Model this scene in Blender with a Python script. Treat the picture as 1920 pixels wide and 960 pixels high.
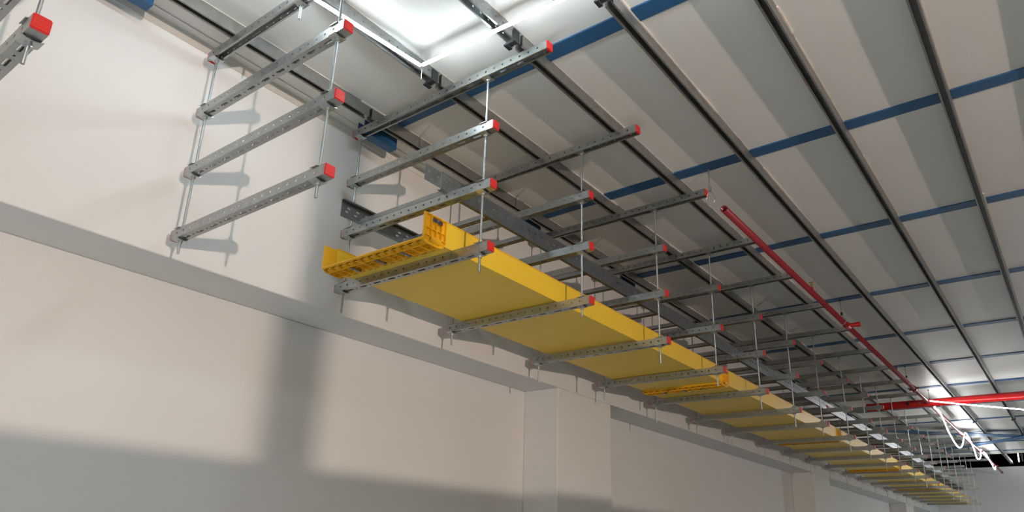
import bpy, bmesh, math, random
from mathutils import Vector, Matrix
random.seed(7)
C = bpy.context.scene.collection
for o in list(bpy.data.objects): bpy.data.objects.remove(o)

# ------------------------------------------------------------------ camera, world, lights, exposure
EYE = 1.6                       # camera height above the floor; everything is laid out around the eye and lifted at the end
cam_d = bpy.data.cameras.new('camera'); cam = bpy.data.objects.new('camera', cam_d); C.objects.link(cam)
cam_d.sensor_width = 36; cam_d.lens = 1351.5/1920*36; cam_d.clip_start = .02
cam_d.shift_x = .0003; cam_d.shift_y = (545.28-480)/1920
rt = Vector((.79297, .60852, .03017)); up = Vector((.18350, -.28576, .94057)); fw = Vector((-.58097, .74030, .33826))
cam.matrix_world = Matrix(((rt.x, up.x, -fw.x, 0), (rt.y, up.y, -fw.y, 0), (rt.z, up.z, -fw.z, 0), (0, 0, 0, 1)))
bpy.context.scene.camera = cam
W = bpy.data.worlds.new('world'); bpy.context.scene.world = W; W.use_nodes = True
W.node_tree.nodes['Background'].inputs[0].default_value = (.002, .002, .003, 1)
W.node_tree.nodes['Background'].inputs[1].default_value = 1
vs = bpy.context.scene.view_settings
vs.view_transform = 'Standard'; vs.look = 'None'; vs.exposure = 0.2; vs.gamma = 1; vs.use_curve_mapping = False
G = dict(led=1.0, far=1.0, warm=1.0, fill=1.0)      # balance of the four groups of lamps
LED_STRENGTH = 53.0*G['led']
LED_FAR = 44.0*G['far']
def lamp(name, loc, energy, col, radius):
    d = bpy.data.lights.new(name, 'POINT'); d.energy = energy; d.color = col; d.shadow_soft_size = radius
    o = bpy.data.objects.new(name, d); C.objects.link(o); o.location = loc; return o
lamp('work_lamp_light', (4.43, -.45, .70), 840*G['warm'], (1.0, .79, .665), .038)
lamp('far_fill_light', (2.0, 16.6, .9), 125, (.86, .96, 1.0), .05)  # unseen fill lamp, added to brighten the far wall
def fill_light(loc, e, sp):  # unseen area fill, added for floor bounce and wall brightness
    d = bpy.data.lights.new('added_fill_light', 'AREA'); d.shape = 'RECTANGLE'; d.size = .12; d.size_y = 1.5
    d.energy = e; d.spread = math.radians(sp); d.color = (.86, .96, 1.0); o = bpy.data.objects.new('added_fill_light', d); C.objects.link(o); o.location = loc
for lx, ly, p_ in ((-.9, -2.2, 105), (.3, -1.2, 16), (.9, 5.6, 8), (.9, 9.6, 14), (2.6, 12.5, 20), (2.4, 18.3, 60)): fill_light((lx, ly, 2.0), p_*G['fill'], 170 if ly > 15 else 125)

# ------------------------------------------------------------------ materials
def mat(name, col, rough=.6, metal=0.0, emis=None, es=0, noise=None, bump=None, spec=None, nscale=6, wave=None):
    m = bpy.data.materials.new(name); m.use_nodes = True; nt = m.node_tree; b = nt.nodes['Principled BSDF']
    b.inputs['Base Color'].default_value = (*col, 1); b.inputs['Roughness'].default_value = rough; b.inputs['Metallic'].default_value = metal
    if spec is not None: b.inputs['Specular IOR Level'].default_value = spec
    if emis: b.inputs['Emission Color'].default_value = (*emis, 1); b.inputs['Emission Strength'].default_value = es
    tc = nt.nodes.new('ShaderNodeTexCoord')
    if noise:
        n = nt.nodes.new('ShaderNodeTexNoise'); n.inputs['Scale'].default_value = nscale; n.inputs['Detail'].default_value = 5
        nt.links.new(tc.outputs['Object'], n.inputs['Vector'])
        r = nt.nodes.new('ShaderNodeValToRGB'); r.color_ramp.elements[0].position = .3; r.color_ramp.elements[1].position = .7
        r.color_ramp.elements[0].color = (*[c*(1-noise) for c in col], 1); r.color_ramp.elements[1].color = (*[min(1, c*(1+noise)) for c in col], 1)
        nt.links.new(n.outputs['Fac'], r.inputs['Fac']); nt.links.new(r.outputs['Color'], b.inputs['Base Color'])
        if metal > 0:
            mr = nt.nodes.new('ShaderNodeMapRange'); mr.inputs['To Min'].default_value = rough-.08; mr.inputs['To Max'].default_value = rough+.12
            nt.links.new(n.outputs['Fac'], mr.inputs['Value']); nt.links.new(mr.outputs['Result'], b.inputs['Roughness'])
    if bump:
        n2 = nt.nodes.new('ShaderNodeTexNoise'); n2.inputs['Scale'].default_value = bump[0]; n2.inputs['Detail'].default_value = 4
        nt.links.new(tc.outputs['Object'], n2.inputs['Vector'])
        bp = nt.nodes.new('ShaderNodeBump'); bp.inputs['Strength'].default_value = bump[1]; bp.inputs['Distance'].default_value = .01
        nt.links.new(n2.outputs['Fac'], bp.inputs['Height']); nt.links.new(bp.outputs['Normal'], b.inputs['Normal'])
    if wave:
        w = nt.nodes.new('ShaderNodeTexWave'); w.bands_direction = wave[2] if len(wave) > 2 else 'Z'; w.inputs['Scale'].default_value = wave[0]
        nt.links.new(tc.outputs['Object'], w.inputs['Vector'])
        bp = nt.nodes.new('ShaderNodeBump'); bp.inputs['Strength'].default_value = wave[1]; bp.inputs['Distance'].default_value = .001
        nt.links.new(w.outputs['Fac'], bp.inputs['Height']); nt.links.new(bp.outputs['Normal'], b.inputs['Normal'])
    return m
M = {}
M['wall'] = mat('wall_paint', (.68, .68, .665), .75, noise=.015, bump=(3, .15), nscale=1.5)
M['ceil'] = mat('ceiling_panel_paint', (.72, .71, .68), .42, noise=.02, nscale=1.2, bump=(1.2, .03))
M['floor'] = mat('pale_screed', (.48, .48, .47), .6, noise=.1)
M['wall_grey'] = mat('grey_block_wall', (.22, .22, .21), .85, noise=.08)
M['bounce_cut'] = mat('dark_bounce_cut', (.10, .10, .10), .8, noise=.15)  # absorbing colour for the added slab that lowers warm bounce
M['dark'] = mat('unlit_black', (.01, .01, .012), .9)  # near-black colour standing in for unlit depth
M['galv'] = mat('galvanised_steel', (.42, .44, .44), .36, .97, noise=.10, nscale=35)
M['galv_dull'] = mat('dull_galvanised_strut', (.31, .31, .30), .48, .8, noise=.12, nscale=25)
M['galv_rail'] = mat('pregalvanised_rail', (.30, .315, .33), .34, .9, noise=.10, nscale=30)
M['zinc'] = mat('zinc_rod', (.42, .47, .49), .3, .9, wave=(900, .25))
M['nut'] = mat('zinc_nut', (.50, .53, .54), .28, .9)
M['red'] = mat('red_plastic', (.62, .028, .025), .45)
M['yellow'] = mat('yellow_pvc', (.80, .53, .035), .38, noise=.02, nscale=4)
M['orange'] = mat('amber_pvc', (.80, .42, .012), .38, noise=.05, nscale=20)
M['seam'] = mat('orange_lip', (.60, .25, .01), .4)
M['clip'] = mat('dark_clip_steel', (.16, .16, .17), .35, .8)
M['blue'] = mat('blue_steel_paint', (.02, .095, .22), .45, noise=.06, nscale=5)
M['pipe'] = mat('red_pipe_paint', (.24, .018, .024), .30, noise=.12, nscale=7)
M['main'] = mat('red_main_paint', (.42, .007, .007), .28, noise=.05)
M['brass'] = mat('brass', (.55, .36, .08), .35, .9)
M['cable'] = mat('dark_bracket', (.03, .033, .04), .5, .3)
M['seal'] = mat('pale_sealant', (.70, .66, .60), .7, noise=.1, nscale=20)
M['white'] = mat('white_sheet', (.75, .75, .74), .5)
M['led'] = mat('led_tube_glow', (.9, .9, .9), .5, emis=(.84, .95, 1.0), es=LED_STRENGTH)
M['led_far'] = mat('led_rope_glow', (.9, .9, .9), .5, emis=(.95, .99, 1.0), es=LED_FAR)

# ------------------------------------------------------------------ mesh helpers
class MB:
    def __init__(s): s.v = []; s.f = []; s.sm = []; s.bb = None
    def add(s, vs, fs, smooth=False):
        n = len(s.v); s.v += [tuple(v) for v in vs]; s.f += [tuple(i+n for i in f) for f in fs]; s.sm += [smooth]*len(fs)
    def box(s, a, b):
        x0, y0, z0 = a; x1, y1, z1 = b
        s.add([(x0,y0,z0),(x1,y0,z0),(x1,y1,z0),(x0,y1,z0),(x0,y0,z1),(x1,y0,z1),(x1,y1,z1),(x0,y1,z1)],
              [(0,3,2,1),(4,5,6,7),(0,1,5,4),(1,2,6,5),(2,3,7,6),(3,0,4,7)])
    def prism(s, pts, a, b, ax):       # polygon pts (2-D) swept along axis ax from a to b
        def P(u, v, w): return (w,u,v) if ax == 0 else ((u,w,v) if ax == 1 else (u,v,w))
        n = len(pts); s.add([P(u,v,a) for u,v in pts]+[P(u,v,b) for u,v in pts],
              [tuple(range(n-1,-1,-1)), tuple(range(n,2*n))]+[(i,(i+1)%n,n+(i+1)%n,n+i) for i in range(n)])
    def tube(s, path, r, n=10, caps=True, inner=None):
        path = [Vector(p) for p in path]; rings = []; t0 = None
        for i, p in enumerate(path):
            t = ((path[min(i+1,len(path)-1)]-path[max(i-1,0)])).normalized()
            if t0 is None:
                a = Vector((0,0,1)) if abs(t.z) < .9 else Vector((1,0,0)); u = t.cross(a).normalized()
            else: u = (u - t*u.dot(t)).normalized()
            w = t.cross(u); t0 = t
            rings.append([p+u*r*math.cos(2*math.pi*k/n)+w*r*math.sin(2*math.pi*k/n) for k in range(n)])
        vs = [v for R in rings for v in R]; fs = []
        for i in range(len(path)-1):
            for k in range(n): fs.append((i*n+k, i*n+(k+1)%n, (i+1)*n+(k+1)%n, (i+1)*n+k))
        s.add(vs, fs, True)
        if caps:
            s.add(rings[0], [tuple(range(n-1,-1,-1))]); s.add(rings[-1], [tuple(range(n))])
    def plate(s, O, U, V, N, L, H, th, holes, pitch_edges=None):
        """L x H plate at O along U,V, thickness th along N; holes: (u, v, ru, rv) grouped so no two share a cell"""
        O, U, V, N = map(Vector, (O, U, V, N))
        P = lambda u, v, w: O+U*u+V*v+N*w
        rows = sorted(set(h[1] for h in holes)); vb = [0]+[(rows[i]+rows[i+1])/2 for i in range(len(rows)-1)]+[H]
        if not rows: vb = [0, H]; rows = [None]
        for ri, rv_ in enumerate(rows):
            v0, v1 = vb[ri], vb[ri+1]; hs = sorted(h for h in holes if h[1] == rv_)
            ub = [0]+[(hs[i][0]+hs[i][2]+hs[i+1][0]-hs[i+1][2])/2 for i in range(len(hs)-1)]+[L]
            if not hs:
                s._cell(P, 0, L, v0, v1, th, None); continue
            for i, h in enumerate(hs): s._cell(P, ub[i], ub[i+1], v0, v1, th, h)
        # rim
        vs = [P(0,0,0),P(L,0,0),P(L,H,0),P(0,H,0),P(0,0,th),P(L,0,th),P(L,H,th),P(0,H,th)]
        s.add(vs, [(0,1,5,4),(1,2,6,5),(2,3,7,6),(3,0,4,7)])
    def _cell(s, P, u0, u1, v0, v1, th, h):
        if h is None:
            s.add([P(u0,v0,th),P(u1,v0,th),P(u1,v1,th),P(u0,v1,th)], [(0,1,2,3)])
            s.add([P(u0,v0,0),P(u1,v0,0),P(u1,v1,0),P(u0,v1,0)], [(3,2,1,0)]); return
        cu, cv, ru, rv = h; inn = []; out = []
        n = 8
        if ru <= rv*1.2: hp = [(cu+ru*math.cos(a), cv+rv*math.sin(a)) for a in [2*math.pi*(k+.5)/n for k in range(n)]]
        else:
            e = ru-rv; hp = []
            for a in (.125, .375, .625, .875): pass
            for k in range(n):
                a = 2*math.pi*(k+.5)/n; sx = e if math.cos(a) > 0 else -e
                hp.append((cu+sx+rv*math.cos(a), cv+rv*math.sin(a)))
        cor = [(u1,v1),(u0,v1),(u0,v0),(u1,v0)]; op = []
        for k in range(n):
            q = k//2; c = cor[q]; x, y = hp[k]
            # alternate: points before and after each corner lie on the two sides meeting there
            if k == 0: o = (u1, y)
            elif k == 1: o = (x, v1)
            elif k == 2: o = (x, v1)
            elif k == 3: o = (u0, y)
            elif k == 4: o = (u0, y)
            elif k == 5: o = (x, v0)
            elif k == 6: o = (x, v0)
            else: o = (u1, y)
            op.append(o)
        for w, flip in ((th, False), (0, True)):
            base = [P(x,y,w) for x,y in hp]+[P(x,y,w) for x,y in op]+[P(x,y,w) for x,y in cor]
            fs = []
            for q in range(4):
                a, b = 2*q, 2*q+1
                fs.append((a, n+a, 2*n+q, n+b, b))
                c = (2*q+2) % n; fs.append((b, n+b, n+c, c))
            if flip: fs = [tuple(reversed(f)) for f in fs]
            s.add(base, fs)
        s.add([P(x,y,0) for x,y in hp]+[P(x,y,th) for x,y in hp], [(k, n+k, n+(k+1)%n, (k+1)%n) for k in range(n)])
    def mesh(s, name, m, bevel=None):
        me = bpy.data.meshes.new(name); me.from_pydata(s.v, [], s.f); me.materials.append(m)
        for p, f in zip(me.polygons, s.sm): p.use_smooth = f
        me.validate(); me.update(); return me
    def build(s, name, m, parent=None, loc=None, bevel=None):
        o = bpy.data.objects.new(name, s.mesh(name, m)); C.objects.link(o)
        if parent: o.parent = parent
        if loc: o.location = loc
        if bevel:
            b = o.modifiers.new('bevel', 'BEVEL'); b.width = bevel; b.segments = 2; b.limit_method = 'ANGLE'
        return o
def inst(name, mesh, parent=None, loc=(0,0,0), rot=None):
    o = bpy.data.objects.new(name, mesh); C.objects.link(o); o.location = loc
    if rot: o.rotation_euler = rot
    if parent: o.parent = parent
    return o
def tag(o, label=None, cat=None, group=None, kind=None):
    if label: o['label'] = label
    if cat: o['category'] = cat
    if group: o['group'] = group
    if kind: o['kind'] = kind
    return o
def empty(name, loc, label, cat, group=None):
    o = bpy.data.objects.new(name, None); C.objects.link(o); o.location = loc; o.empty_display_size = .05
    return tag(o, label, cat, group)
ORD = ['first','second','third','fourth','fifth','sixth','seventh','eighth','ninth','tenth','eleventh','twelfth','thirteenth','fourteenth','fifteenth',
       'sixteenth','seventeenth','eighteenth','nineteenth','twentieth','twenty-first','twenty-second']

# ------------------------------------------------------------------ the setting
ZC = 2.128                                         # ceiling underside
XW, XR = -2.80, -3.09                              # face of upper wall, face of the recessed lower wall
ZB = 1.083                                         # underside of the wall beam
COLS = [(-7.8, -7.1), (-1.84, -1.12), (4.13, 4.855), (10.1, 10.85), (16.07, 16.8)]
w = MB()
w.box((-3.35, -6, ZB), (XW, 20, ZC))
w.box((-3.35, -6, -EYE), (XR, 20, ZB))
for a, b in COLS[1:]: w.box((XR, a, -EYE), (XW, b, ZB))
tag(w.build('wall_left', M['wall'], bevel=.006), kind='structure')
w = MB(); w.box((-3.35, 20, -EYE), (9.2, 20.2, 2.11)); tag(w.build('wall_far', M['wall']), kind='structure')
w = MB(); w.box((9, -6, -EYE), (9.2, 20, ZC)); tag(w.build('wall_right', M['wall_grey']), kind='structure')
w = MB(); w.box((-3.35, -6.2, -EYE), (9.2, -6, ZC)); tag(w.build('wall_back', M['wall_grey']), kind='structure')
w = MB(); w.box((-3.35, -6.2, -EYE-.1), (9.2, 20.2, -EYE)); tag(w.build('floor', M['floor']), kind='structure')
w = MB(); w.box((1.12, -6, -EYE), (9, 20, -EYE+.012)); tag(w.build('bounce_cut_slab', M['bounce_cut']), kind='structure')  # dark slab added out of view to cut warm bounce onto the ceiling
w = MB(); w.box((-3.35, -6.2, ZC), (9.2, 17.75, ZC+.08)); tag(w.build('ceiling', M['ceil']), kind='structure')
w = MB(); w.box((-3.5, 17.75, 4.2), (9.4, 24, 4.3)); w.box((-3.5, 23.9, 2), (9.4, 24, 4.3)); tag(w.build('void_beyond', M['dark']), kind='structure')  # near-black sheets, painted as the unlit void past the ceiling end
w = MB(); w.box((XW, -6, 2.075), (XW+.006, 17.75, ZC)); w.box((XW, -6, ZC-.006), (XW+.05, 17.75, ZC-.0005)); tag(w.build('trim_1', M['ceil']), kind='structure')
w = MB(); w.box((1.02, -4.5, -EYE), (1.12, 16, .545)); tag(w.build('low_light_blocker', M['wall']), kind='structure')  # unseen blocker, added to cut the warm lamp off the lower left wall
w = MB(); w.box((2.265, .26, -EYE), (2.335, .33, ZC)); tag(w.build('light_blocker_post', M['wall']), kind='structure')  # unseen post, added to throw the soft upright shadow on the left wall

# ------------------------------------------------------------------ blue roof beams
BY = [-.5, .86, 2.22, 3.58, 4.93, 6.36, 7.75, 9.10, 10.43, 11.85, 13.21, 14.57, 15.9, 17.2]
PX = [-2.578, -2.093, -1.612, -1.158, -.662, -.187] + [.29+.482*i for i in range(16)]
for i, y in enumerate(BY):
    k = i-1
    wd = .043
    m = MB(); xs = [XW+.052]+PX+[8.8]
    for a, b in zip(xs[:-1], xs[1:]):
        a2 = a+(.022 if a in PX else 0); b2 = b-(.022 if b in PX else 0)
        m.box((a2, y-wd, ZC-.008), (b2, y+wd, ZC-.0005))
    o = m.build('roof_beam', M['blue'])
    tag(o, 'blue painted steel roof strip crossing the ceiling, %s visible from the near end' % ORD[max(0, k-1)] if 2 <= i else
        ('blue painted steel roof strip just behind the top edge of the view' if i == 1 else 'blue painted steel roof strip farthest behind the camera'), 'roof beam', 'blue roof strips across the ceiling')
    if i >= 1:                                      # stub angle by the wall
        a = MB(); y0, y1 = y-.14, y+.09
        a.prism([(-2.70, 2.105), (-2.70, 2.035), (-2.645, 2.035), (-2.645, 2.105), (-2.651, 2.105), (-2.651, 2.041), (-2.694, 2.041), (-2.694, 2.105)], y0, y1, 1)
        a.box((-2.70, y-.03, 2.105), (-2.645, y+.03, ZC-.009))
        nm = ('short blue steel bracket by the wall top, %s from the near end' % ORD[i-1])
        tag(a.build('wall_bracket', M['blue']), nm, 'bracket', 'blue brackets along the wall top')

# ------------------------------------------------------------------ ceiling purlins (strut channel, open side down)
def purlin_mesh(L, h, holed):
    m = MB(); t = .002; hw = .0205
    def side(x, n):
        holes = [(u, h*.5, .0048, .0048) for u in [.03+.05*i for i in range(int((L-.05)/.05))]] if holed else []
        m.plate((x, 0, 0), (0,1,0), (0,0,1), (n,0,0), L, h, t, holes)
    side(hw-t, 1); side(-hw+t, -1)
    if holed: m.plate((-hw+t, 0, h-t), (0,1,0), (1,0,0), (0,0,1), L, 2*hw-2*t, t, [(u, hw-t, .02, .006) for u in [.05+.08*i for i in range(int((L-.08)/.08))]])
    else: m.box((-hw+t, 0, h-t), (hw-t, L, h))
    for s in (-1, 1):
        m.box((min(s*.0125, s*(hw-t)), 0, 0), (max(s*.0125, s*(hw-t)), L, t))
        m.box((min(s*.0125, s*.0145), 0, t), (max(s*.0125, s*.0145), L, .009))
    return m
Z0 = 2.065; PH = ZC-Z0-.0005
near = purlin_mesh(5.0, PH, True).mesh('purlin_near', M['galv']); near0 = purlin_mesh(5.0, PH, False).mesh('purlin_near_plain', M['galv_dull']); mid = purlin_mesh(11.03, PH, False).mesh('purlin_mid', M['galv_dull']); far = purlin_mesh(6.0, PH, True).mesh('purlin_far', M['galv'])
jm = MB(); jm.box((-.026, -.012, -.012), (.024, .012, -.0005)); jm.box((-.03, -.02, -.02), (-.012, .02, -.012)); jm.box((.0215, -.02, -.012), (.026, .02, .05)); jm = jm.mesh('joint_clip', M['cable'])
WHERE = {0: 'nearest the left wall', 5: 'rightmost one in view'}
for i, x in enumerate(PX):
    e = empty('ceiling_purlin', (x, 0, 0), '', 'purlin', 'steel purlins under the ceiling')
    if i < 6:
        lab = 'long grey slotted steel purlin under the ceiling, %s' % WHERE.get(i, ORD[i]+' from the left wall')
    else: lab = 'long grey steel purlin under the ceiling, %s past the rightmost in view' % ORD[i-6]
    e['label'] = lab
    if i < 9:
        b = MB(); yy = -2.0
        while yy < 17.6:
            L_ = random.uniform(.15, .5); h_ = random.choice((.0016, .002, .0025, .005)) if random.random() < .8 else .009
            b.box((.0205, yy, ZC-.0006-h_), (.0205+.0022+h_*.5, min(yy+L_, 17.7), ZC-.0006)); yy += L_*random.choice((1, 1, 1, 1.25))
        o = b.build('sealant_bead', M['seal'], e); o.location = (0, 0, 0); o['label'] = 'pale uneven sealant line along its top edge'
    if i > 10:      # only the plain run
        inst('channel_run', mid, e, (0, 2.06, Z0)); continue
    inst('channel_run', near if i else near0, e, (0, -2.97, Z0)); inst('channel_run', mid, e, (0, 2.05, Z0))
    inst('channel_run', far, e, (0, 13.1, Z0)) if i > 2 else inst('channel_run', purlin_mesh(4.6, PH, False).mesh('purlin_end', M['galv_dull']), e, (0, 13.1, Z0))
    inst('joint_clip', jm, e, (0, 2.0 if i != 0 else 1.93, Z0)) if i else None
    inst('joint_clip', jm, e, (0, 13.08, Z0))

# ------------------------------------------------------------------ trapeze hangers
XL, XRT, XTOP = -2.711, -1.750, -1.469
RL, RR = -2.668, -1.805
Zs = [2.040, 1.750, 1.462, 1.172]
def channel_mesh(name, L, rod_off, n, down):
    """strut along +x from 0 to L; n = number of side holes starting at rod_off; down: open side down"""
    m = MB(); t = .002; h = .041; g = -1 if down else 1
    pitch = (RR-RL)/18
    us = [rod_off+pitch*i for i in range(-1, n)]; us = [u for u in us if .012 < u < L-.012]
    hs = [(u, h/2+.001, .0054, .0054) for u in us]
    m.plate((0, -h/2, -h/2), (1,0,0), (0,0,1), (0,1,0), L, h, t, hs)
    m.plate((0, h/2-t, -h/2), (1,0,0), (0,0,1), (0,1,0), L, h, t, hs)
    zb = -h/2 if not down else h/2-t
    back = []
    u = rod_off+pitch*.5-pitch*2
    u = rod_off
    k = 0
    while u < L-.02:
        if .03 < u < L-.03: back.append((u, h/2-t, .0055, .0045) if k % 2 == 0 else (u, h/2-t, .0235, .006))
        u += pitch; k += 1
    m.plate((0, -h/2+t, zb), (1,0,0), (0,1,0), (0,0,1), L, h-2*t, t, back)
    zo = h/2-t if not down else -h/2                 # lips on the open side
    for s in (-1, 1):
        a, b = s*(h/2-t), s*.011
        m.box((0, min(a,b), zo), (L, max(a,b), zo+t))
        a, b = s*.011, s*.013
        m.box((0, min(a,b), zo-(0 if down else .006)), (L, max(a,b), zo+t+(.006 if down else 0)))
    return m.mesh(name, M['galv'])
CH = channel_mesh('strut_channel', XRT-XL, RL-XL, 30, False)
CT = channel_mesh('strut_channel_top', XTOP-XL, RL-XL, 30, True)
def cap_mesh():
    bm = bmesh.new(); bmesh.ops.create_cube(bm, size=1)
    for v in bm.verts: v.co = Vector((v.co.x*.007, v.co.y*.0425, v.co.z*.0425))
    bmesh.ops.bevel(bm, geom=bm.edges[:], offset=.0028, segments=2, affect='EDGES')
    # two shallow raised bars on the face and the plug that goes into the channel
    for z in (-.009, .003, .012):
        r = bmesh.ops.create_cube(bm, size=1)
        for v in r['verts']: v.co = Vector((v.co.x*.0082, v.co.y*.030, v.co.z*.0016+z))
    r = bmesh.ops.create_cube(bm, size=1)
    for v in r['verts']: v.co = Vector((v.co.x*.012-.006, v.co.y*.0365, v.co.z*.0365))
    me = bpy.data.meshes.new('end_cap'); bm.to_mesh(me); bm.free(); me.materials.append(M['red']); return me
CAP = cap_mesh()
def saddle_mesh():
    m = MB(); n = 8; pts = []
    for k in range(n+1):
        u = -1+2*k/n; pts.append((u*.026, .007*(1-u*u)))
    lo = [(x, z) for x, z in pts]; hi = [(x, z+.0025) for x, z in reversed(pts)]
    # arched across y, bent plate 36 mm long in x
    vs = []; fs = []
    poly = lo+hi
    m.prism([(x, z) for x, z in poly], -.019, .019, 0)      # (y,z) profile swept in x
    return m.mesh('saddle_washer', M['nut'])
SAD = saddle_mesh()
def nut_mesh():
    m = MB(); m.prism([(.0095*math.cos(math.pi/3*k), .0095*math.sin(math.pi/3*k)) for k in range(6)], 0, .008, 2); return m.mesh('hex_nut', M['nut'])
NUT = nut_mesh()
def rod_mesh(z0, z1):
    m = MB(); m.tube([(0,0,z0), (0,0,z1)], .0052, 10); return m.mesh('threaded_rod', M['zinc'])
FY = [.405, 1.271, 2.092, 2.872, 3.706, 4.541, 5.342, 6.157, 6.981, 7.903, 8.74, 9.533, 10.382, 11.249, 12.12, 12.976, 13.843, 14.623, 15.449, 16.303, 17.116, 17.909]
OFF = [(-.01,-.035),(-.022,-.022),(-.011,.001),(-.004,-.007),(.002,-.010),(0,-.005),(.007,-.002),(.001,-.008),(-.001,-.002),(.003,.002),(.004,.002),(.001,.002),(.002,.004),(.004,.004),(.001,.003),(0,0),(.004,.004),(0,.004),(0,.003),(.003,.003),(.003,.004),(.003,.004)]
LOWZ = {0: (1.05, 1.05), 1: (1.067, 1.067), 2: (1.046, 1.072), 3: (1.07, 1.089), 4: (1.02, 1.033), 5: (1.05, 1.06)}
DESC = {0: 'nearest one, cut by the upper left corner', 1: 'empty one against the bare wall', 2: 'under the near end of the yellow raceway'}
for i, y in enumerate(FY):
    dx, dz = OFF[i]
    lab = 'four-bar steel trapeze hanger with red caps, ' + DESC.get(i, '%s in the row from the near end' % ORD[i])
    e = empty('trapeze_hanger', (dx, y, dz), lab, 'hanger', 'trapeze hangers in a row beside the left wall')
    for l, z in enumerate(Zs):
        top = l == 0
        c = inst('strut_channel', CT if top else CH, e, (XL, 0, z))
        Lc = (XTOP if top else XRT)-XL
        cr = inst('end_cap', CAP, c, (Lc+.0025, 0, 0)); cl = inst('end_cap', CAP, c, (-.0025, 0, 0), (0, 0, math.pi))
        cr['label'] = 'red plastic end cap'; cl['label'] = 'red plastic end cap on wall side'
        if i <= 14:
            for xr in (RL-XL, RR-XL):
                inst('saddle_washer', SAD, c, (xr, 0, -.0205), (math.pi, 0, 0))
                if not top: inst('saddle_washer', SAD, c, (xr, 0, .0205))
    lz = LOWZ.get(i, (1.03+random.uniform(-.05, .03), 1.05+random.uniform(-.03, .03)))
    for xr, zl in ((RL, lz[0]), (RR, lz[1])):
        topz = 2.062-dz-.003 if not (i == 1 and xr == RR) else 2.055
        r = inst('threaded_rod', rod_mesh(zl-dz, min(topz, 2.058-max(dz,0))), e, (xr, 0, 0))
        if i <= 14:
            for l, z in enumerate(Zs):
                inst('hex_nut', NUT, r, (0, 0, z-.0205-.0095-.008))
                if l: inst('hex_nut', NUT, r, (0, 0, z+.0205+.0095))
    if i == 1:
        inst('bolt_stub', rod_mesh(1.942, 2.06), e, (-2.093+.022, 0, 0)); inst('saddle_washer', SAD, e, (-2.071, 0, Zs[0]-.0205), (math.pi, 0, 0)); inst('hex_nut', NUT, e, (-2.071, 0, Zs[0]-.038))

# ------------------------------------------------------------------ yellow fibre raceway on the lowest bars
YX0, YX1, YZ0, YZ1 = -2.588, -1.956, 1.1935, 1.311
JY = [1.955, 5.05, 8.15, 11.15, 14.25, 17.35]
def raceway(y0, y1, k):
    m = MB(); t = .003
    m.box((YX0, y0, YZ0), (YX1, y1, YZ0+t))
    m.box((YX0, y0, YZ0+t), (YX0+t, y1, YZ1-.006)); m.box((YX1-t, y0, YZ0+t), (YX1, y1, YZ1-.006))
    txt = ['nearest length with an open end', 'second length from the open end', 'third length from the open end', 'fourth length from the open end', 'fifth length from the open end', 'last short length by far wall'][k]
    e = empty('cable_raceway', ((YX0+YX1)/2, y0, YZ0), 'yellow plastic cable raceway trough on the lowest bars, '+txt, 'cable raceway', 'lengths of yellow raceway')
    o = m.build('trough', M['yellow']); o.parent = e; o.location = (-e.location.x, -y0, -YZ0)
    for x0, x1 in ((YX0-.002, YX0+.005), (YX1-.005, YX1+.002)):
        l = MB(); l.box((x0, y0, YZ1-.006), (x1, y1, YZ1)); lo = l.build('rolled_lip', M['orange'], e, bevel=.0015); lo.location = (-e.location.x, -y0, -YZ0); lo['label'] = 'deeper orange rolled top edge'
ends = [JY[0]+.002]+[j for j in JY[1:]]+[18.3]
for k in range(6): raceway(ends[k]+.001, ends[k+1]-.001, k)

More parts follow.
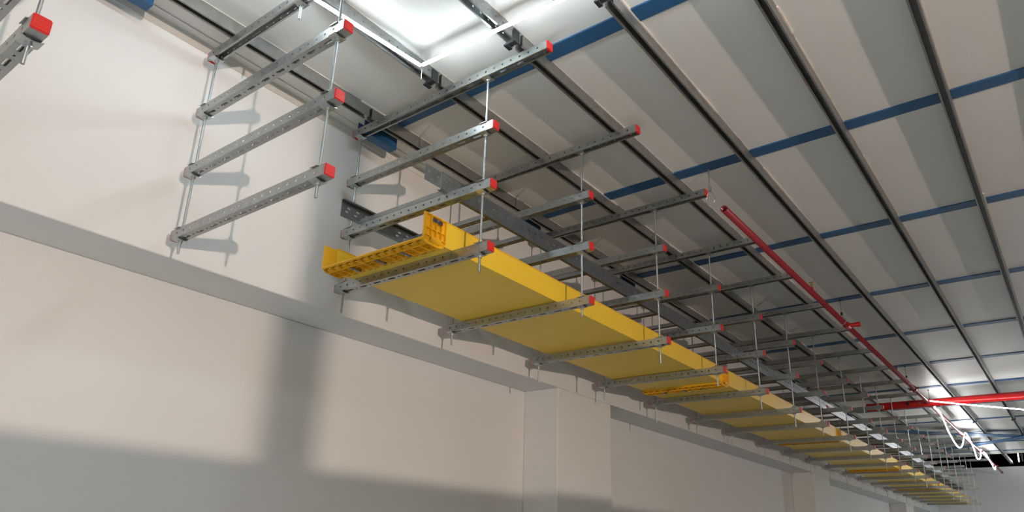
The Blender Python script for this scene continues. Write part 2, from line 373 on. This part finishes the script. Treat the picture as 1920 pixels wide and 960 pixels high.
def coupler(yc, k):
    lab = ['ribbed orange-yellow coupler on the open near end of the raceway', 'ribbed orange-yellow coupler at the raceway joint behind the fourth bar from the open end',
           'ribbed orange-yellow coupler at the third joint of the raceway', 'ribbed orange-yellow coupler at the fourth joint of the raceway', 'ribbed orange-yellow coupler at the fifth joint of the raceway', 'ribbed orange-yellow coupler at the raceway joint by the far wall'][k]
    e = empty('raceway_coupler', ((YX0+YX1)/2, yc, YZ0), lab, 'coupler', 'ribbed couplers joining the yellow raceway')
    L = .062; g = .0006; t = .003
    x0, x1, zb, zt = YX0-g, YX1+g, YZ0-g, YZ1-.008
    m = MB()
    m.box((x0-t, yc-L, zb-t), (x1+t, yc+L, zb)); m.box((x0-t, yc-L, zb), (x0, yc+L, zt)); m.box((x1, yc-L, zb), (x1+t, yc+L, zt))
    d = .018                                           # rib depth
    # ribs running with the trough, rounded pockets between them
    n = 13; W_ = x1-x0
    for j in range(n+1):
        x = x0+W_*j/n
        prof = [(yc-L, zb-t), (yc-L, zb-t-d*.35), (yc-L*.8, zb-t-d*.8), (yc-L*.45, zb-t-d), (yc+L*.45, zb-t-d), (yc+L*.8, zb-t-d*.8), (yc+L, zb-t-d*.35), (yc+L, zb-t)]
        m.prism(prof, x-.0013, x+.0013, 0)
    for yy, dd in ((-L+.002, .4), (-.030, 1), (-.004, .75), (.030, 1), (L-.002, .4)):
        m.box((x0-t, yc+yy-.0013, zb-t-d*dd), (x1+t, yc+yy+.0013, zb-t))
    # bowed pocket floors between the ribs
    for j in range(n):
        a, b = x0+W_*j/n+.0013, x0+W_*(j+1)/n-.0013
        for y0, y1 in ((yc-L+.004, yc-.032), (yc+.032, yc+L-.004)):
            vs = []; fs = []; s_ = 6
            for q in range(s_+1):
                u = q/s_; z = zb-t-d*.6*math.sin(math.pi*u)
                vs += [(a+(b-a)*u, y0, z-.002), (a+(b-a)*u, y1, z-.002)]
            for q in range(s_): fs.append((2*q, 2*q+1, 2*q+3, 2*q+2))
            m.add(vs, fs, True); m.add([(v[0], v[1], v[2]+.0015) for v in vs], [tuple(reversed(f)) for f in fs], True)
    for sx in (-1, 1):
        xo = x1+t if sx > 0 else x0-t
        for yy in (-L+.002, -.030, .0, .030, L-.002):
            a, b = sorted((xo, xo+sx*d*(.55 if abs(yy) > .04 else .8)))
            m.box((a, yc+yy-.0015, zb+.004), (b, yc+yy+.0015, zt-.012 if abs(yy) < .01 else zt))
        for zz in (zb+.012, zb+.045, zt-.004):
            a, b = sorted((xo, xo+sx*d*.6)); m.box((a, yc-L, zz-.0015), (b, yc+L, zz+.0015))
        # rounded lower corner band
        cx, cz, R = (x1+t-.004 if sx > 0 else x0-t+.004), zb-t+.012, .021
        vs = []; fs = []
        for q in range(7):
            a = -math.pi/2+math.pi/2*q/6
            vs += [(cx+sx*R*math.cos(a), yc-.030, cz+R*math.sin(a)), (cx+sx*R*math.cos(a), yc+.030, cz+R*math.sin(a))]
        for q in range(6): fs.append((2*q, 2*q+1, 2*q+3, 2*q+2) if sx > 0 else (2*q, 2*q+2, 2*q+3, 2*q+1))
        m.add(vs, fs, True)
    # front lip
    m.box((x0-t-.002, yc-L-.004, zb-t-.003), (x1+t+.002, yc-L, zb+.001))
    for sx in (-1, 1):
        xo = x1 if sx > 0 else x0-t-.003
        m.box((xo, yc-L-.004, zb+.001), (xo+t+.003, yc-L, zt+.003))
    o = m.build('body', M['orange']); o.parent = e; o.location = -e.location
    def clip(u, vert):
        c = MB(); c.box((-.0085, -.030, -.0025), (.0085, .030, 0)); c.box((-.0085, -.030, 0), (.0085, -.026, .007)); c.box((-.0085, .026, 0), (.0085, .030, .007))
        o = c.build('spring_clip', M['clip'], e, bevel=.0012); o['label'] = 'dark metal clip'
        s_ = MB(); s_.prism([(.0045*math.cos(a), .0045*math.sin(a)) for a in [math.pi/4*q for q in range(8)]], -.0055, -.0025, 2); so = s_.build('screw', M['nut'], o)
        if vert: o.location = Vector((u, yc, zt-.025))-e.location; o.rotation_euler = (0, -math.pi/2 if u > -2.2 else math.pi/2, 0)
        else: o.location = Vector((u, yc, zb-t-d-.0002))-e.location
    for f in (.25, .5, .75): clip(x0+W_*(f if f != .25 else .24), False)
    clip(x1+t+d*.82, True); clip(x0-t-d*.82, True)
for k, y in enumerate(JY): coupler(y, k)

# ------------------------------------------------------------------ cable ladder on the third bars
LA, LB, LZ = -2.593, -2.010, 1.4835; LH = .089; LY0, LY1 = 1.955, 18.0
e = empty('cable_ladder', ((LA+LB)/2, LY0, LZ), 'long perforated grey steel cable ladder lying on the bars above the yellow raceway', 'cable ladder')
def rail(x, n, y0, rows):
    m = MB(); t = .0015; L = LY1-y0; holes = []
    for r, z in enumerate(rows):
        k = 0; u = .035+(.012 if r else 0)
        while u < L-.05:
            if not (.28 < (u % 1.02) < .36): holes.append((u, z, .0105, .0052))
            u += .0565
    m.plate((x, y0, LZ), (0,1,0), (0,0,1), (n,0,0), L, LH, t, holes)
    s = -n
    a, b = sorted((x, x+s*.016))
    m.box((a, y0, LZ), (b, LY1, LZ+t)); m.box((a, y0, LZ+LH-t), (b, LY1, LZ+LH)); 
    a, b = sorted((x+s*.016, x+s*.0175)); m.box((a, y0, LZ), (b, LY1, LZ+.006)); m.box((a, y0, LZ+LH-.008), (b, LY1, LZ+LH))
    o = m.build('side_rail', M['galv_rail'], e); o.location = -e.location; return o
rail(LA, -1, LY0, (.034, .055)); rb = rail(LB, 1, 2.03, (.052,))
y = 2.075; k = 0
rm = MB(); Wd = LB-LA-.004
rm.plate((0, 0, 0), (1,0,0), (0,1,0), (0,0,1), Wd, .034, .0015, [(u, .017, .012, .004) for u in [.04+.05*i for i in range(int(Wd/.05)-1)]])
rm.box((0, 0, .0015), (Wd, .0015, .022)); rm.box((0, .0325, .0015), (Wd, .034, .022))
RM = rm.mesh('rung', M['galv_rail'])
while y < LY1-.1:
    inst('rung', RM, e, (LA+.002-e.location.x, y-e.location.y, .004)); y += .2925; k += 1
sp = MB(); sp.plate((LB+.0018, 1.925, LZ+.004), (0,1,0), (0,0,1), (1,0,0), .235, .078, .0018, [(u_, .048, .0105, .0052) for u_ in (.027, .0835, .14, .1965)])
sp.box((LB+.0036, 2.026, LZ+.004), (LB+.006, 2.031, LZ+.082))
so = sp.build('splice_plate', M['galv'], e, bevel=None); so.location = -e.location; so['label'] = 'brighter splice plate with rounded slots'
st = MB(); st.box((LB+.0018, 7.97, LZ+.035), (LB+.0024, 8.10, LZ+.052)); st.box((LB+.0018, 8.0, LZ+.027), (LB+.0024, 8.05, LZ+.062)); o = st.build('red_marking', M['red'], e); o.location = -e.location; o['label'] = 'small red printed mark'

# ------------------------------------------------------------------ red sprinkler pipes
PXX, PZ = -1.385, 1.925
e = empty('sprinkler_pipe', (PXX, 3.76, PZ), 'thin red painted pipe running under the ceiling with an open near end', 'pipe')
def pipe_mesh():
    m = MB(); n = 20; r, ri = .0215, .0175; y0, y1 = 3.76, 19.3; vs = []
    for y_, rr in ((y0, ri), (y0, r), (y1, r)): vs += [(PXX+rr*math.cos(2*math.pi*k/n), y_, PZ+rr*math.sin(2*math.pi*k/n)) for k in range(n)]
    vs += [(PXX+ri*math.cos(2*math.pi*k/n), y0+.6, PZ+ri*math.sin(2*math.pi*k/n)) for k in range(n)]
    fs = []
    for k in range(n):
        k2 = (k+1) % n; fs += [(k, k2, n+k2, n+k), (n+k, n+k2, 2*n+k2, 2*n+k), (3*n+k, 3*n+k2, k2, k)]
    fs += [tuple(range(3*n, 4*n)), tuple(range(2*n, 3*n))]
    m.add(vs, fs, True); return m
o = pipe_mesh().build('pipe', M['pipe'], e); o.location = -e.location
def ring(y, r, L): 
    m = MB(); m.tube([(PXX, y-L/2, PZ), (PXX, y+L/2, PZ)], r, 18); return m
m = ring(6.51, .028, .07); m.tube([(PXX, 6.51, PZ), (PXX+.075, 6.53, PZ+.004)], .019, 16); m.tube([(PXX+.07, 6.528, PZ+.004), (PXX+.10, 6.536, PZ+.005)], .022, 16)
o = m.build('branch_socket', M['main'], e); o.location = -e.location
m = ring(9.48, .034, .05); m.tube([(PXX-.05, 9.48, PZ-.01), (PXX+.05, 9.48, PZ+.01)], .012, 8); m.tube([(PXX-.005, 9.48, PZ-.04), (PXX-.005, 9.48, PZ+.045)], .010, 8); o = m.build('pipe_coupling', mat('dark_red_fitting', (.16,.01,.012), .4), e); o.location = -e.location
m = MB(); m.tube([(PXX, 5.5, PZ+.015), (PXX, 5.5, PZ+.045)], .009, 10); o = m.build('socket', M['main'], e); o.location = -e.location
m = MB(); m.tube([(PXX, 5.5, PZ+.045), (PXX, 5.5, PZ+.085)], .006, 10); m.tube([(PXX-.018, 5.5, PZ+.085), (PXX+.018, 5.5, PZ+.085)], .003, 8); m.tube([(PXX-.01, 5.5, PZ+.06), (PXX+.01, 5.5, PZ+.06)], .004, 8); o = m.build('sprinkler_head', M['brass'], e); o.location = -e.location; o['label'] = 'small brass sprinkler head'
m = MB(); m.tube([(PXX, 8.55, PZ+.015), (PXX, 8.55, PZ+.075)], .006, 8); m.tube([(PXX-.012, 8.55, PZ+.078), (PXX+.012, 8.55, PZ+.078)], .003, 8); o = m.build('sprinkler_head', M['cable'], e); o.location = -e.location
for y in (13.4, 15.5, 18.0):
    m = ring(y, .029, .06); m.tube([(PXX, y, PZ), (PXX+.05, y, PZ+.004)], .018, 12); o = m.build('pipe_tee', M['main'], e); o.location = -e.location
m = MB(); m.tube([(PXX, 19.25, PZ), (PXX, 19.36, PZ)], .028, 14); o = m.build('elbow', M['pipe'], e); o.location = -e.location

e = empty('fire_main', (-2.08, 10.455, PZ), 'thick bright red main pipe crossing under the ceiling with a blind left end', 'pipe')
m = MB(); m.tube([(-2.08, 10.455, PZ), (8.9, 10.455, PZ)], .05, 28); o = m.build('pipe', M['main'], e); o.location = -e.location
m = MB(); m.tube([(-2.115, 10.455, PZ), (-2.08, 10.455, PZ)], .053, 28); o = m.build('end_cap', M['main'], e); o.location = -e.location
m = MB(); m.tube([(-1.62, 10.415, PZ), (-1.62, 10.39, PZ+.004)], .017, 14); o = m.build('outlet_hole_shade', M['dark'], e); o.location = -e.location; o['label'] = 'dark disc for the shade in the round outlet'  # black disc painted as the shade inside the outlet hole
m = MB(); m.tube([(-1.48, 10.415, PZ), (-1.48, 10.393, PZ)], .007, 10); o = m.build('bolt_head', M['nut'], e); o.location = -e.location
def hanger(y, x, label, openring=False):
    e = empty('pipe_hanger', (x, y, ZC-.01), label, 'pipe hanger', 'pipe hangers from the blue roof strips')
    R = .026 if not openring else .028; zt = PZ+R+.045 
    m = MB(); m.tube([(0,0,-.001), (0,0,zt-(ZC-.01)-.004)], .0035, 8); m.build('rod', M['nut'], e)
    m = MB(); m.box((-.008, -.008, zt-(ZC-.01)-.016), (.008, .008, zt-(ZC-.01)+.008)); m.tube([(0,0,0), (0,0,-.012)], .008, 8); m.build('swivel_nut', M['cable'] if not openring else M['nut'], e)
    pts = []; zc = PZ-(ZC-.01)
    for k in range(25):
        a = math.pi/2+2*math.pi*k/24; rr = R*(1+.75*max(0, math.sin(a))**4); pts.append((rr*math.cos(a)*(1 if math.sin(a) < .3 else .8), 0, zc+rr*math.sin(a)))
    m = MB(); m.tube(pts, .002, 6, False); m.build('ring', M['nut'], e)
hanger(3.605, -1.402, 'small empty wire ring hanger dangling ahead of the open pipe end', True)
hanger(6.36, PXX, 'thin rod hanger holding the red pipe near its short side branch')
hanger(9.10, PXX, 'thin rod hanger holding the red pipe just before the dark red coupling')
hanger(10.43+.14, PXX, 'thin rod hanger holding the red pipe just past the thick red main')
hanger(14.57, PXX, 'thin rod hanger on the red pipe above the blue cross bracing')
hanger(17.2, PXX, 'thin rod hanger farthest along the red pipe')

# ------------------------------------------------------------------ blue wind bracing far along the ceiling
def brace(p, q, w_, label):
    a, b = Vector(p), Vector(q); d = (b-a).normalized(); s = Vector((-d.y, d.x, 0))*w_
    m = MB(); m.add([a-s, a+s, b+s, b-s, a-s+Vector((0,0,.01)), a+s+Vector((0,0,.01)), b+s+Vector((0,0,.01)), b-s+Vector((0,0,.01))], [(3,2,1,0),(4,5,6,7),(0,1,5,4),(1,2,6,5),(2,3,7,6),(3,0,4,7)])
    m.box((a.x-.05, a.y-.05, a.z+.01), (a.x+.05, a.y+.05, 2.064)) 
    tag(m.build('wind_brace', M['blue']), label, 'brace')
brace((-2.74, 13.08, 2.045), (-.10, 15.35, 2.045), .11, 'flat blue diagonal roof brace running away from the wall, nearer of two crossing')
brace((-2.66, 16.5, 2.028), (.10, 14.2, 2.028), .12, 'flat blue diagonal roof brace running back towards the wall, farther of two crossing')

# ------------------------------------------------------------------ LED tubes
def led(name, pts, r, mm, label, ends=True, n=10):
    e = empty(name, pts[0], label, 'led light')
    m = MB(); m.tube(pts, r, n); o = m.build('glowing_tube', mm, e); o.location = -e.location
    if ends:
        for a, b in ((pts[0], pts[1]), (pts[-1], pts[-2])):
            a, b = Vector(a), Vector(b); d = (a-b).normalized(); m = MB(); m.tube([a, a+d*.012], r*1.1, 10); o = m.build('end_plug', M['white'], e); o.location = -e.location
    return e
def top_shield(e, a, b):  # shell added over a tube to limit its light on the ceiling
    a, b = Vector(a), Vector(b); d = (b-a).normalized(); s_ = Vector((-d.y, d.x, 0)); m = MB(); r0, r1 = .0072, .0088; n = 8; A0 = math.radians(44); A1 = math.pi-A0
    vs = []
    for p in (a, b):
        for r in (r0, r1):
            for k in range(n+1):
                t = A0+(A1-A0)*k/n; vs.append(p+s_*r*math.cos(t)+Vector((0,0,1))*r*math.sin(t))
    N = n+1; fs = []
    for k in range(n): fs += [(k, k+1, 2*N+k+1, 2*N+k), (N+k+1, N+k, 3*N+k, 3*N+k+1)]
    fs += [(0, 2*N, 3*N, N), (n, N+n, 3*N+n, 2*N+n)]
    m.add(vs, fs); o = m.build('light_shield', M['white'], e); o.location = -e.location; o['label'] = 'white shield added above the tube to limit light on the ceiling'
E1 = led('led_tube', [(-2.152, .55, 2.046), (-2.032, 1.868, 2.046)], .0068, M['led'], 'glowing white LED tube under the ceiling running along the hall to a bright corner')
E2 = led('led_tube', [(-2.018, 1.872, 2.046), (.5, 1.955, 2.046)], .0068, M['led'], 'glowing white LED tube under the ceiling running across the hall from the corner')
top_shield(E1, (-2.152, .55, 2.046), (-2.032, 1.868, 2.046)); top_shield(E2, (-2.018, 1.872, 2.046), (.5, 1.955, 2.046))
w = MB(); w.tube([(-2.035, 1.883, 2.04), (-2.036, 1.884, 1.985)], .0012, 6); tag(w.build('cable_tail', M['white']), 'tiny white wire tail hanging below the corner of the LED tubes', 'wire')
def smooth(pts, n=5):
    out = []
    P = [Vector(p) for p in pts]
    for i in range(len(P)-1):
        a, b, c, d = P[max(i-1,0)], P[i], P[i+1], P[min(i+2,len(P)-1)]
        for k in range(n):
            t = k/n; out.append(.5*((2*b)+(c-a)*t+(2*a-5*b+4*c-d)*t*t+(3*b-a-3*c+d)*t**3))
    return out+[P[-1]]
x = PXX+.028
led('led_rope', smooth([(x,10.56,1.965),(x,10.75,1.90),(x,11.02,1.915),(x+.005,11.3,1.82),(x,11.6,1.72),(x,12.19,1.61),(x,12.63,1.63),(x,13.0,1.74),(x+.01,13.25,1.90),
     (x+.01,13.5,1.965),(x,13.84,1.955),(x+.005,14.21,1.86),(x,14.47,1.76),(x,14.58,1.69),(x+.03,14.75,1.71),(x+.035,14.9,1.80),(x+.02,15.15,1.90),(x+.01,15.45,1.93)]), .007, M['led_far'], 'glowing white LED rope drooping in loops from the thin red pipe', False)
led('led_rope', smooth([(x,15.9,1.955),(x,16.3,1.95),(x,16.9,1.87),(x,17.3,1.80),(x,17.55,1.80),(x,17.7,1.88)]), .006, M['led_far'], 'shorter glowing white LED rope hanging at the far end of the red pipe', False)
ROPE = [(-1.345, 10.27, 1.916), (-1.03, 10.28, 1.849), (-.40, 10.3, 1.728), (2.4, 10.45, 1.32)]
led('led_rope', ROPE, .006, M['led_far'], 'straight glowing white LED line stretched away to the right from the red pipe', False)
led('led_tube', [(-1.038, 19.5, 2.345), (-1.045, 19.5, 2.15)], .009, M['led_far'], 'short upright glowing tube in the dark opening above the far wall')
w = MB(); w.box((-.985, 19.47, 2.16), (-.965, 19.5, 2.34)); w.box((-1.0, 19.46, 2.28), (-.95, 19.5, 2.31)); tag(w.build('lamp_bracket', M['galv']), 'small grey bracket beside the short upright tube in the dark opening', 'bracket')

# ------------------------------------------------------------------ lift everything so that the floor is at zero
for o in C.objects:
    if o.parent is None: o.location.z += EYE
